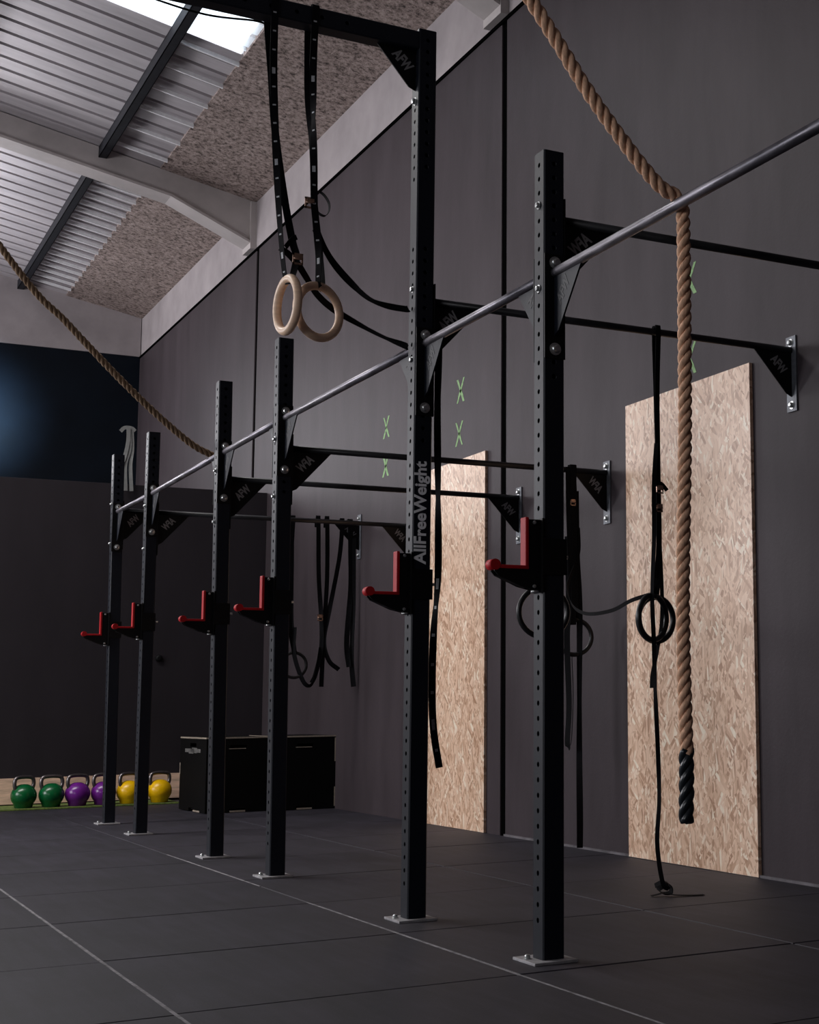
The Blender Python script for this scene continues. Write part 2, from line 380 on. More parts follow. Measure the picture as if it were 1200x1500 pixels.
for k in range(4): box(bm, -2.95+k*.8-.02, -2.95+k*.8+.02, YB+.02, YB+.1, 3.25, 5.05, mi=1)
struct('window_6', bm, [MGLASS, MFRAME])
# roof: trapezoid sheet (narrow dark flutes) with rooflight strips
def deck(bm, x0, x1, ya, yb, lift=0):
    y = ya
    def q(p, r): bm.faces.new([bm.verts.new((x, yy, roofz(x)+zz+lift)) for x, yy, zz in ((x0, p[0], p[1]), (x1, p[0], p[1]), (x1, r[0], r[1]), (x0, r[0], r[1]))])
    while y < yb-.01:
        e = min(y+.25, yb); pts = [(y, .0), (e-.058, .0), (e-.06, .10), (e-.002, .10), (e-.004, .0), (e, .0)]
        for a, b in zip(pts, pts[1:]): q(a, b)
        y = e
SKY = [(6.2, 7.28)]
bm = B(); y = YF
for a, b in SKY+[(YB+.3, None)]:
    deck(bm, XL-.2, 1.3, y, a)
    if b:
        y = b
struct('ceiling', bm, MDECK)
bm = B()
for a, b in SKY: box(bm, 0, 1, 0, 1, 0, 1) if 0 else deck(bm, XL-.2, .95, a, b, .01)
struct('window_5', bm, MSKY)
bm = B()
for y0, y1 in ((YF, -1.5), (-1.3, 4.3), (4.5, 10.2), (10.4, YB)):
    n = 3; L_ = (y1-y0)/n
    prism(bm, [(.92, y0, roofz(.92)-.012), (W+.1, y0, roofz(W+.1)-.012), (W+.1, y0, roofz(W+.1)+.04), (.92, y0, roofz(.92)+.04)], (0, y1-y0, 0))
for a, b in SKY: prism(bm, [(.92, a, roofz(.92)+.03), (2.1, a, roofz(2.1)+.03), (2.1, a, roofz(2.1)+.1), (.92, a, roofz(.92)+.1)], (0, b-a, 0))
struct('trim_4', bm, MWOOL)
bm = B(); box(bm, 1.25, W+.3, YF-.2, YB+.3, roofz(1.25)+.16, roofz(1.25)+.24); struct('trim_5', bm, MBLK)
# rafters with haunches
def rafter(n, y):
    bm = B(); t = .2; u = lambda x: roofz(x)-.235
    prism(bm, [(W, y, 5.36), (1.02, y, u(1.02)), (XL, y, u(XL)), (XL, y, roofz(XL)-.01), (W, y, roofz(W)-.01)], (0, t, 0))
    e = .025
    for p, q in (((W, 5.36), (1.02, u(1.02))), ((1.02, u(1.02)), (XL, u(XL)))):
        prism(bm, [(p[0], y-.03, p[1]-e), (q[0], y-.03, q[1]-e), (q[0], y-.03, q[1]), (p[0], y-.03, p[1])], (0, t+.06, 0))
    box(bm, W-.05, W+.01, y-.04, y+t+.04, 5.30, roofz(W)-.02)
    struct('trim_%d' % n, bm, MRAFT)
for n, y in ((6, -7.3), (7, -1.5), (8, 4.3), (9, 10.2)): rafter(n, y)
for k, x in enumerate((.35, -.95, -2.25, -3.55, -4.85, -6.15)):
    bm = B()
    for ya, yb in ((YF, -1.5), (-1.3, 4.3), (4.5, 10.2), (10.4, YB-.02)):
        z = roofz(x+.04); t = .006
        box(bm, x, x+t, ya, yb, z-.11, z-.005); box(bm, x, x+.075, ya, yb, z-.11, z-.11+t); box(bm, x, x+.075, ya, yb, z-.02, z-.02+t)
        box(bm, x+.069, x+.075, ya, yb, z-.11, z-.085)
    struct('trim_%d' % (10+k), bm, MPURL)
bm = B()  # white bars stand in for bright highlights along the roof ribs
for ya, yb, st in ((7.4, 10.1, .5), (10.55, 15.3, .25), (4.6, 6.1, .5)):
    y = ya
    while y < yb:
        prism(bm, [(.425, y, roofz(.425)-.045), (.92, y, roofz(.92)-.045), (.92, y, roofz(.92)-.012), (.425, y, roofz(.425)-.012)], (0, .02 if st > .3 else .014, 0)); y += st
struct('trim_16', bm, MRIBHI)
bm = B(); tube(bm, cr([(-.2, 6.9, roofz(-.2)-.05), (.4, 6.62, roofz(.4)-.14), (.8, 6.5, roofz(.8)-.08), (.93, 6.6, roofz(.93)-.03)]), .008, 6)
struct('trim_17', bm, MBLK)

# ------------------------------------------------------------------ the rig
T = .075
Ys = {7: -1.808, 6: 0, 5: 1.122, 4: 2.8915, 3: 4.027, 2: 5.870, 1: 6.940}
X0 = {7: 0, 6: 0, 5: -.010, 4: -.012, 3: -.005, 2: -.010, 1: -.001}
DX = {7: 0, 6: .006, 5: .012, 4: -.011, 3: -.017, 2: .003, 1: -.021}
H = {7: 2.63, 6: 2.630, 5: 3.507, 4: 2.612, 3: 2.612, 2: 2.620, 1: 2.626}
ZC = {7: 2.40, 6: 2.4056, 5: 2.392, 4: 2.067, 3: 2.066, 2: 2.087, 1: 2.225}
HB = 2.21; HP = .0482; RB = .0165
rig = thing('pull_up_rig', 'long black steel pull-up rig of square perforated uprights and bars, bolted to the charcoal wall', 'gym rig', (0, 2.5, 0))
def face(bm, o, ex, ez, n, w, h, holes, r=.0086, ch=.004):
    """flat face: origin o (lower left), ex width dir, ez up dir, n inward normal"""
    o, ex, ez, n = map(Vector, (o, ex, ez, n)); P = lambda u, v, d=0: o+ex*u+ez*v+n*d
    def quad(a, b):
        if b-a > 1e-4: bm.faces.new([bm.verts.new(P(*q)) for q in ((0, a), (w, a), (w, b), (0, b))])
    cur = 0
    for c in sorted(holes):
        lo, hi = c-HP/2+.0005, c+HP/2-.0005
        if lo < cur or hi > h: continue
        quad(cur, lo); cur = hi; hw, hh = w/2, HP/2-.0005
        ca = math.atan2(hh, hw); angs = []
        cs = [ca, math.pi-ca, math.pi+ca, 2*math.pi-ca]
        for i in range(4):
            a, b = cs[i], cs[(i+1) % 4]+(2*math.pi if i == 3 else 0)
            angs += [a, a+(b-a)/3, a+(b-a)*2/3]
        out, inn, rim = [], [], []
        for a in angs:
            x, y = math.cos(a), math.sin(a); s = min(hw/abs(x) if abs(x) > 1e-6 else 9, hh/abs(y) if abs(y) > 1e-6 else 9)
            out.append(bm.verts.new(P(hw+x*s, c+y*s))); inn.append(bm.verts.new(P(hw+x*r, c+y*r))); rim.append(bm.verts.new(P(hw+x*r, c+y*r, .004)))
        for i in range(12):
            j = (i+1) % 12; bm.faces.new((out[i], out[j], inn[j], inn[i])); bm.faces.new((inn[i], inn[j], rim[j], rim[i]))
    quad(cur, h)
def hole_tube(bm, o, ex, ey, ez, w, h, holes):
    """square tube along ez; holes = dict face -> list. faces '-x','+x','-y','+y' in the local frame"""
    o, ex, ey, ez = map(Vector, (o, ex, ey, ez)); c = .0045; fw = w-2*c
    face(bm, o+ex*c, ex, ez, ey, fw, h, holes.get('-y', []))
    face(bm, o+ex*c+ey*w, ex, ez, -ey, fw, h, holes.get('+y', []))
    face(bm, o+ey*c, ey, ez, ex, fw, h, holes.get('-x', []))
    face(bm, o+ey*c+ex*w, ey, ez, -ex, fw, h, holes.get('+x', []))
    for a, b in (((c, 0), (0, c)), ((w-c, 0), (w, c)), ((c, w), (0, w-c)), ((w-c, w), (w, w-c))):
        bm.faces.new([bm.verts.new(o+ex*p+ey*q+ez*z) for p, q, z in ((*a, 0), (*b, 0), (*b, h), (*a, h))])
    for z in (0, h):
        pts = [(c, 0), (w-c, 0), (w, c), (w, w-c), (w-c, w), (c, w), (0, w-c), (0, c)]
        bm.faces.new([bm.verts.new(o+ex*p+ey*q+ez*(z-(.002 if z else 0))) for p, q in pts])
ups = {}
def bolt(parent, c, ax, r=.0145, h=.014, washer=True):
    bm = B()
    if washer: disc(bm, c, ax, r*1.45, .002)
    disc(bm, Vector(c)+Vector(ax)*.002, ax, r, h, dome=1)
    obj('bolt', bm, MZINC, parent, smooth=False, label='zinc bolt head')
for i in (7, 6, 5, 4, 3, 2, 1):
    x, y, h = X0[i], Ys[i], H[i]; zt = .008
    n = int((h-.1)/HP); top = h-.045
    side = [top-k*HP for k in range(n) if top-k*HP > .12]
    front = [z for z in side if z > 1.82]
    if i == 5:
        front = [z for z in side if z > 2.9 or 1.82 < z < 2.6]; side = [z for z in side if z > 2.88 or z < 2.62]
    if i in (1, 2, 3): front = front[:8]
    bm = B()
    hole_tube(bm, (x, y, zt), Vector((1, 0, 0)), Vector((0, 1, 0)), Vector((0, 0, 1)), T, h-zt,
              {'-x': [z-zt for z in side], '+x': [z-zt for z in side], '-y': [z-zt for z in front], '+y': [z-zt for z in front]})
    u = ups[i] = None
    me_off = DX[i]/h
    for v in bm.verts: v.co.x += me_off*v.co.z
    u = obj('upright', bm, MSTEEL, rig); ups[i] = u
    bm = B(); box(bm, x-.045, x+.105, y-.035, y+.125, 0, .009, .0015)
    obj('base_plate', bm, MGALV, u, label='dusty grey base plate')
    bolt(u, (x-.025, y+.06, .009), (0, 0, 1), .009, .012)
    zc = ZC[i]
    dx = DX[i]*.85
    if i != 7 or True:
        for z in (HB+.033, HB-.258): bolt(u, (x+T/2+dx, y-.0065, z), (0, -1, 0))
    for z in (zc+.04, zc-.245): bolt(u, (x+dx-.0005, y+T/2, z), (-1, 0, 0), .0095, .01)
    if i == 5:
        bolt(u, (x+DX[5]-.0005, y+T/2, 3.46), (-1, 0, 0), .012, .014); bolt(u, (x+DX[5]-.0005, y+T/2, 3.21), (-1, 0, 0), .012, .014)
        for z in (3.46, 3.21, zc+.04): bolt(u, (x+T+.012, y+T/2, z), (1, 0, 0), .009, .01)
def gusset(name, o, ex, parent, mirror=False, size=.205, txt='AFW', side=-1, m=None, hgt=None):
    """triangle plate under a bar. o = corner where bar meets plate (underside), ex along the bar away from plate, hangs down"""
    o = Vector(o); ex = Vector(ex).normalized(); ez = Vector((0, 0, 1)); nn = ex.cross(ez).normalized(); hg = hgt or size
    bm = B(); t = .006
    prism(bm, [o-nn*t/2, o+ex*size-nn*t/2, o+ex*(size-.012)-ez*.012-nn*t/2, o+ex*.03-ez*hg*.93-nn*t/2, o-ez*hg-nn*t/2], nn*t)
    g = obj(name, bm, m or MPLATE, parent)
    # cut lettering, running along the diagonal, readable or reversed as in the photograph
    d = (ex*size*.75+ez*hg*.75).normalized(); pos = o+ex*size*.35-ez*hg*.30
    for sgn in (1, -1):
        nrm = nn*sgn
        if (nrm.x < -.5) or (nrm.y < -.5):
            right = Vector((0, 0, 1)).cross(nrm)   # viewer's right when facing the plate
            dd = d if d.dot(right) > 0 else -d
            up = nrm.cross(dd)
            if mirror: mw = basis(pos+nrm*(t/2+.0006), -dd, up)
            else: mw = basis(pos+nrm*(t/2+.0006), dd, up)
            text_obj('lettering', txt, .062, mw @ Matrix.Diagonal((.66, 1, 1, 1)), MGREYP if abs(ex.x) > .5 else MDIM, g, .0004, .0022)
    return g
# bars between uprights along the rig
order = [7, 6, 5, 4, 3, 2, 1]
for a, b in zip(order, order[1:]):
    xa, xb = X0[a]+DX[a]*.85+T/2, X0[b]+DX[b]*.85+T/2; ya, yb = Ys[a]+T+.006, Ys[b]-.006
    bm = B(); tube(bm, [(xa, ya, HB), (xb, yb, HB)], RB, 20)
    br = obj('pull_up_bar', bm, MBAR, rig, label='worn bare-metal bar running along the uprights')
    for (x, y, s) in ((xa, Ys[a]+T, 1), (xb, Ys[b], -1)):
        bm = B(); y0, y1 = sorted((y, y+.006*s)); box(bm, x-T/2, x+T/2, y0, y1, HB-.29, HB+.062, .001)
        obj('mounting_plate', bm, MPLATE, br)
        gusset('gusset', (x, y+.006*s, HB-.014), (0, s, 0), br, size=.19, hgt=.2, m=MSTEEL)
# crossbars to the wall
cb = {}
for i in order:
    z = ZC[i]; x = X0[i]+DX[i]*.85+T; y = Ys[i]+T/2
    bm = B(); tube(bm, [(x+.006, y, z), (W-.008, y, z)], .0155, 18)
    c = obj('crossbar', bm, MCBAR, rig, label='black crossbar from upright to wall'); cb[i] = c
    bm = B(); box(bm, x, x+.006, y-T/2, y+T/2, z-.285, z+.065, .001); obj('mounting_plate', bm, MPLATE, c)
    bm = B(); box(bm, W-.008, W-.0005, y-T/2, y+T/2, z-.285, z+.065, .001); obj('wall_plate', bm, MWPL, c, label='worn grey wall plate')
    for dz in (.035, -.255): bolt(c, (W-.008, y-.0, z+dz), (-1, 0, 0), .013, .014)
    mir = i in (6, 4, 2)
    gusset('gusset', (x+.006, y, z-.012), (1, 0, 0), c, mir)
    gusset('gusset', (W-.008, y, z-.012), (-1, 0, 0), c, mir)
# high beam across the room from the tall upright
bm = B(); L_ = 3.3; y = Ys[5]; bx = X0[5]+DX[5]
hole_tube(bm, (bx, y, 3.42), Vector((0, 1, 0)), Vector((0, 0, 1)), Vector((-1, 0, 0)), T, L_, {'-x': [.3+k*.1 for k in range(28)], '+x': [.3+k*.1 for k in range(28)], '-y': [], '+y': []})
top = obj('high_crossbeam', bm, MSTEEL, rig)
gusset('gusset', (bx, y+T/2, 3.42), (-1, 0, 0), top, mirror=False, size=.165, hgt=.165)
xe = bx-L_; bm = B(); hole_tube(bm, (xe-T, y, .008), Vector((1, 0, 0)), Vector((0, 1, 0)), Vector((0, 0, 1)), T, 3.5, {'-y': [], '-x': []})
box(bm, xe-T-.045, xe+.03, y-.035, y+.125, 0, .009)
obj('upright', bm, MSTEEL, rig)
# maker's lettering on the tall upright
xt = X0[5]+.004
text_obj('lettering', 'AllFreeWeight', .0672, basis((xt+.0335, Ys[5]-.0012, 1.540), (0, 0, 1), (-1, 0, 0)), MWHITE, ups[5], .0005, .0018)['label'] = 'white vertical lettering on the tall upright'

# ------------------------------------------------------------------ j-cups
def make_jcup():
    t = thing('barbell_hook', '', 'barbell hook', (0, 0, 0))
    bm = B()
    # profile in xz, extruded in y; x = 0 is the upright's -X face; z = 0 is the shelf
    pr = [(0, -.062), (-.03, -.062), (-.075, -.052), (-.155, -.018), (-.168, -.004), (-.168, .004), (-.048, .004), (-.048, .165), (0, .165)]
    prism(bm, [(x, .006, z) for x, z in pr], (0, .006, 0)); prism(bm, [(x, .034, z) for x, z in pr], (0, .006, 0))
    box(bm, -.05, -.044, .012, .034, 0, .16); box(bm, -.16, -.05, .012, .034, -.004, .002)
    prism(bm, [(-.16, .012, -.018), (-.155, .012, -.02), (-.06, .012, -.056), (-.06, .012, -.05)], (0, .022, 0))
    obj('body', bm, MPLATE, t)
    bm = B()
    box(bm, -.003, T+.006, -.007, -.001, -.012, .105, .001); box(bm, -.003, T+.006, T+.001, T+.007, -.012, .105, .001)
    box(bm, -.007, -.001, -.007, T+.007, -.068, .17, .001)
    obj('sleeve', bm, MPLATE, t)
    bm = B()
    box(bm, -.062, -.049, .003, .043, .006, .172, .004); box(bm, -.16, -.049, .003, .043, .004, .016, .003)
    tube(bm, [(-.166, .002, .016), (-.166, .044, .016)], .0175, 18)
    obj('liner', bm, MRED, t, label='red plastic liner')
    for z in (.155, -.05):
        bm = B(); disc(bm, (-.03, .006, z), (0, -1, 0), .006, .006, dome=1); obj('bolt', bm, MZINC, t)
    bm = B(); tube(bm, [(-.02, .02, -.062), (-.02, .02, -.069)], .014, 10); tube(bm, [(T, T/2, .05), (T+.03, T/2, .05)], .006, 8); obj('pin', bm, MZINC, t)
    return t
HJ = {6: 1.222, 5: 1.215, 4: 1.258, 3: 1.265, 2: 1.315, 1: 1.315}
JL = {6: 'large red-lined black barbell hook on the nearest upright, right of the pale narrow board',
      5: 'red-lined black barbell hook on the tall upright, below the white vertical lettering',
      4: 'red-lined black barbell hook on the upright directly beneath the wooden rings',
      3: 'red-lined black barbell hook on the upright standing before the left end of the black boxes',
      2: 'red-lined black barbell hook on the upright between the two yellow kettlebells',
      1: 'leftmost red-lined black barbell hook, on the farthest upright'}
j0 = make_jcup()
for k, i in enumerate((6, 5, 4, 3, 2, 1)):
    j = j0 if k == 0 else copy_tree(j0)
    j.location = (X0[i]+DX[i]*.45, Ys[i], HJ[i]); j['label'] = JL[i]; j['group'] = 'barbell hooks on the uprights'

# ------------------------------------------------------------------ boards on the wall
def board(y0, y1, z1, z0, label):
    bm = B(); box(bm, W-.019, W-.0005, y0, y1, z0, z1, .0015)
    return tag(obj('strand_board', bm, MOSB, origin=(W, y0, z0)), label, 'board')
board(1.485, 2.69, 2.40, .002, 'tall wide strand board on the charcoal wall behind the hanging rope')
board(4.548, 5.72, 2.435, .002, 'narrower looking strand board on the wall, right of the tall lettered upright')
bm = B(); box(bm, -3.6, 1.2, YP-.02, YP-.001, .02, .235, .002)
tag(obj('plywood_strip', bm, MPLY and mat('plywood_strip_wood', (.62, .42, .31), .6, var=.3, nscale=5, scale=(1, 1, 8)), origin=(0, YP, 0)), 'low pale wooden strip along the partition foot behind the kettlebells', 'board')
bm = B(); box(bm, -3.6, 1.0, YP-.57, YP-.021, .0, .012, .002)
tag(obj('turf_strip', bm, MTURF, origin=(0, YP-.3, 0)), 'narrow strip of green turf under the row of kettlebells', 'turf')
# painted crosses
XS = [(5.0, 2.917, 'green painted cross on the wall, upper of the pair right of the tall upright'),
      (5.02, 2.622, 'green painted cross on the wall just above the narrower strand board'),
      (6.42, 2.895, 'green painted cross on the wall, upper of the pair left of the tall upright'),
      (6.425, 2.60, 'faint green painted cross crossed by a black crossbar, left of the tall upright'),
      (2.043, 2.947, 'green painted cross half hidden behind the hanging rope, below the top of the nearest crossbar'),
      (2.053, 2.535, 'green painted cross half hidden behind the rope, above the wide strand board')]
for y, z, lab in XS:
    bm = B()
    for s in (1, -1):
        h_, w_ = .082, .055; pts = [Vector((W-.0012, y+s*w_*t+random.uniform(-.003, .003), z+h_*t)) for t in (-1, -.5, 0, .5, 1)]
        for a, b in zip(pts, pts[1:]):
            d = Vector((0, .014*random.uniform(.7, 1.2), 0))
            prism(bm, [a-d, a+d, b+d, b-d], (.001, 0, 0))
    tag(obj('painted_cross', bm, MGREENX, origin=(W, y, z)), lab, 'wall marking', 'green crosses on the charcoal wall')

# ------------------------------------------------------------------ climbing ropes
def rope_mesh(bm, path, R_=.0105, off=.0108, pitch=.098, seg=8, hand=1, s0=0, step=.009, jag=0):
    P = cr(path, 14); L = [0]
    for a, b in zip(P, P[1:]): L.append(L[-1]+(b-a).length)
    n = int(L[-1]/step); Q = []; j = 0
    for k in range(n+1):
        s = L[-1]*k/n
        while j < len(L)-2 and L[j+1] < s: j += 1
        Q.append(P[j].lerp(P[j+1], (s-L[j])/max(1e-9, L[j+1]-L[j])))
    Tp = (Q[1]-Q[0]).normalized(); N = Tp.orthogonal().normalized(); strands = [[], [], []]
    for k, p in enumerate(Q):
        t = (Q[min(k+1, n)]-Q[max(k-1, 0)]).normalized(); N = Tp.rotation_difference(t) @ N; Tp = t; Bn = t.cross(N)
        a0 = hand*2*math.pi*(k*L[-1]/n+s0)/pitch
        for q in range(3):
            a = a0+q*2*math.pi/3; strands[q].append(p+(N*math.cos(a)+Bn*math.sin(a))*off)
    for st in strands: tube(bm, st, R_, seg)
    return L[-1]
RH = 1
xh = .0375+RB+.0195; yr = -.766
path1 = [(-3.3, yr, roofz(-3.3)-.25), (-2.3, yr, 5.20), (-1.2, yr, 3.70), (-.424, yr, 2.742), (-.235, yr, 2.50), (-.083, yr, 2.335), (.0, yr, 2.262), (.045, yr, 2.246), (xh-.012, yr, 2.222), (xh, yr, 2.16), (xh-.003, yr+.0, 1.6), (xh-.018, yr+.0, 1.04), (xh-.012, yr, .655)]
t = thing('climbing_rope', 'thick tan climbing rope with black end, hanging before the wide strand board', 'rope', (xh, yr, .47))
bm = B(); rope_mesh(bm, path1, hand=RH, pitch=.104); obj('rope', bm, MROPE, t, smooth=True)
bm = B(); rope_mesh(bm, [(xh-.012, yr, .672), (xh-.013, yr, .58), (xh-.016, yr, .474)], R_=.0115, off=.0108, pitch=.115, hand=RH); obj('rope_end', bm, MSHRINK, t, smooth=True, label='black shrink-wrapped rope end')
y2_ = 4.39; xo = X0[3]
path2 = [(-3.4, y2_, roofz(-3.4)-.25), (-2.4, y2_, 5.05), (-1.131, y2_, 3.315), (-.765, y2_, 2.922), (-.389, y2_, 2.556), (-.1, y2_, 2.318), (.03, y2_, 2.250), (.055, y2_, 2.232), (.078, y2_-.01, 2.16), (.080, y2_-.04, 1.2), (.080, y2_-.05, .66)]
t = thing('climbing_rope', 'brown climbing rope slanting across the dark far wall to the bar of the rig', 'rope', (.078, y2_, .47))
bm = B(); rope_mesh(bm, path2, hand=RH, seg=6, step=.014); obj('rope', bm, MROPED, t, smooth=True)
bm = B(); rope_mesh(bm, [(.080, y2_-.05, .68), (.080, y2_-.05, .58), (.080, y2_-.05, .48)], R_=.0115, off=.0108, pitch=.115, hand=RH, seg=6); obj('rope_end', bm, MSHRINK, t, smooth=True)
for (x, y) in ((-3.3, yr), (-3.4, y2_)):
    bm = B(); box(bm, x-.06, x+.06, y-.08, y+.08, roofz(x)-.06, roofz(x)+.01); tube(bm, [(x, y, roofz(x)-.05), (x, y, roofz(x)-.27)], .02, 10)
    tag(obj('rope_mount', bm, MPLATE, origin=(x, y, roofz(x)-.27)), 'steel ceiling mount holding the %s climbing rope' % ('near' if y < 0 else 'far'), 'mount')

# ------------------------------------------------------------------ gymnastic rings
def torus(bm, c, nrm, Rr, r, seg=48, rs=14):
    c = Vector(c); nrm = Vector(nrm).normalized(); u = nrm.cross(Vector((0, 0, 1))).normalized(); v = u.cross(nrm)
    rings = []
    for k in range(seg):
        a = 2*math.pi*k/seg; d = u*math.cos(a)+v*math.sin(a)
        rings.append([bm.verts.new(c+d*(Rr+r*math.cos(b))+nrm*r*math.sin(b)) for b in [2*math.pi*q/rs for q in range(rs)]])
    for k in range(seg):
        for q in range(rs):
            f = bm.faces.new((rings[k][q], rings[(k+1) % seg][q], rings[(k+1) % seg][(q+1) % rs], rings[k][(q+1) % rs])); f.smooth = True
def facing(deg, c):
    """horizontal normal turned deg from the direction towards the camera"""
    d = (Vector((-2.13, -4.34, 0))-Vector((c[0], c[1], 0))).normalized(); return Quaternion((0, 0, 1), math.radians(deg)) @ d
yb = Ys[5]+T/2
def buckle(parent, c, ax=(0, -1, 0), s=1):
    bm = B(); x, y, z = c
    box(bm, x-.02*s, x+.02*s, y-.010, y-.004, z-.022*s, z-.015*s); box(bm, x-.02*s, x+.02*s, y-.010, y-.004, z+.015*s, z+.022*s)
    box(bm, x-.02*s, x-.014*s, y-.010, y-.004, z-.022*s, z+.022*s); box(bm, x+.014*s, x+.02*s, y-.010, y-.004, z-.022*s, z+.022*s)
    tube(bm, [(x-.018*s, y-.012, z), (x+.018*s, y-.012, z)], .004*s, 8); box(bm, x-.014*s, x+.014*s, y-.016, y-.008, z+.002, z+.014*s)
    obj('buckle', bm, MBUCK, parent, label='worn metal cam buckle')
# left wooden ring
c = (-.503, yb-.01, 2.303)
t = thing('gymnastic_ring', 'left wooden gymnastic ring, turned almost edge-on, on a black webbing strap', 'gymnastic ring', (c[0], c[1], c[2]-.12), 'wooden rings on the high beam')
nr = facing(-68, c)
bm = B(); torus(bm, c, nr, .1005, .0165); obj('ring', bm, MWOOD, t, smooth=True, label='pale wooden ring')
bm = B(); yf = Ys[5]-.003
ribbon(bm, [(-.585, Ys[5]+T, 3.498), (-.585, yb, 3.499), (-.585, yf, 3.497), (-.585, yf-.001, 3.41), (-.578, yb-.02, 3.20), (-.566, yb-.02, 2.95), (-.549, yb-.02, 2.70), (-.534, yb-.015, 2.55), (-.520, yb-.012, 2.44), (-.512, c[1]-.002, 2.405), (-.505, c[1], 2.383)], wdir=(1, 0, 0), twist=(0, 0, .1, .4, .8, 1.2, 1.3), marks=(.072, .007))
obj('strap', bm, [MWEB, MMARK], t)
bm = B()
ribbon(bm, [(-.59, Ys[5]+T+.003, 3.49), (-.588, Ys[5]+T+.002, 3.40), (-.575, yb+.02, 3.20), (-.555, yb+.02, 2.98), (-.515, yb+.015, 2.72), (-.485, yb+.005, 2.56), (-.470, yb, 2.50), (-.478, yb, 2.44), (-.497, c[1], 2.385)], wdir=(1, 0, 0), twist=(0, 0, .2, .3, .3, 1))
ribbon(bm, [(-.515, yb-.01, 2.525), (-.49, yb-.005, 2.56), (-.47, yb, 2.575)], w=.02, twist=(.6, .6))
obj('strap', bm, [MWEB, MMARK], t)
buckle(t, (-.466, yb, 2.487), s=1)
bm = B()
ribbon(bm, [(-.53, yb+.01, 2.525), (-.50, yb+.012, 2.51), (-.46, yb+.015, 2.475), (-.42, yb+.03, 2.43), (-.37, yb+.05, 2.375), (-.30, yb+.055, 2.325), (-.19, yb+.055, 2.275), (-.10, yb+.04, 2.235), (-.028, yb+.01, 2.205), (-.020, yb, 2.195)], w=.026, wdir=(0, 0, 1), twist=(1.2, .4, .1, .2, .9, 1.3, 1.35, .3), taper=False)
obj('strap_tail', bm, [MWEB, MMARK], t)
# right wooden ring
c = (-.380, yb+.0, 2.294)
t = thing('gymnastic_ring', 'right wooden gymnastic ring, open towards the viewer, on a black webbing strap', 'gymnastic ring', (c[0], c[1], c[2]-.12), 'wooden rings on the high beam')
bm = B(); torus(bm, c, facing(38, c), .1005, .0165); obj('ring', bm, MWOOD, t, smooth=True, label='pale wooden ring')
bm = B()
ribbon(bm, [(-.425, Ys[5]+T, 3.498), (-.425, yb, 3.499), (-.425, yf, 3.497), (-.428, yf, 3.41), (-.425, yb-.02, 3.22), (-.418, yb-.02, 2.98), (-.410, yb-.015, 2.74), (-.405, yb-.01, 2.69), (-.392, yb-.01, 2.58), (-.386, yb-.008, 2.5), (-.389, c[1]-.018, 2.40), (-.383, c[1]-.02, 2.385)], twist=(0, 0, 0, .5, 1.4, .6, .0, 0, 1.0, 1.2), marks=(.072, .007))
ribbon(bm, [(-.43, Ys[5]+T+.003, 3.49), (-.43, Ys[5]+T+.002, 3.40), (-.43, yb+.02, 3.15), (-.41, yb+.01, 2.9), (-.405, yb, 2.74)], twist=(0, 0, 1.2, .6))
ribbon(bm, [(-.39, yb+.01, 2.62), (-.372, yb+.012, 2.5), (-.362, c[1]+.01, 2.40), (-.368, c[1]+.005, 2.383)], twist=(.1, 1, 1.2))
obj('strap', bm, [MWEB, MMARK], t)
buckle(t, (-.423, yb, 2.715), s=1)
bm = B(); ring = [(-.405, yb, 2.765), (-.375, yb+.002, 2.765), (-.348, yb+.003, 2.735), (-.345, yb+.003, 2.70), (-.362, yb, 2.675), (-.39, yb, 2.685), (-.40, yb, 2.71)]
ribbon(bm, ring, w=.02, wdir=(0, 1, 0)); obj('strap_loop', bm, [MWEB, MMARK], t)
bm = B()
ribbon(bm, [(-.395, yb+.006, 2.62), (-.37, yb+.012, 2.575), (-.32, yb+.03, 2.51), (-.25, yb+.04, 2.445), (-.17, yb+.04, 2.385), (-.10, yb+.03, 2.362), (-.028, yb+.01, 2.352), (-.018, yb, 2.352)], wdir=(0, 0, 1), twist=(.3, 0, .1, .5, 1.2, 1.35, .8, .8))
obj('strap_tail', bm, [MWEB, MMARK], t)
# webbing strap hanging behind the tall upright
bm = B(); x = .120; zc = ZC[5]; ya = yb-.02; yc = yb+.02
ribbon(bm, [(x+.003, ya-.0, zc-.012), (x+.003, yb, zc-.018), (x, yc, zc), (x, yc+.001, zc-.06), (x+.000, yc, 2.2), (x-.004, yc, 1.95), (x+.002, yc, 1.6), (x+.004, yc, 1.30), (x-.012, yc, 1.08), (x-.016, yc, .85), (x-.008, yc, .70), (x+.016, yc, .56)],
       wdir=(1, 0, 0), twist=(0, .0, .9, .5, 1.3, .3, 1.3, .3, .2, .1), marks=(.11, .012), mstart=1.15)
tag(obj('webbing_strap', bm, [MWEB, MMARK], origin=(x, yb, .56)), 'black webbing strap with pale printed marks hanging just right of the tall upright', 'strap')
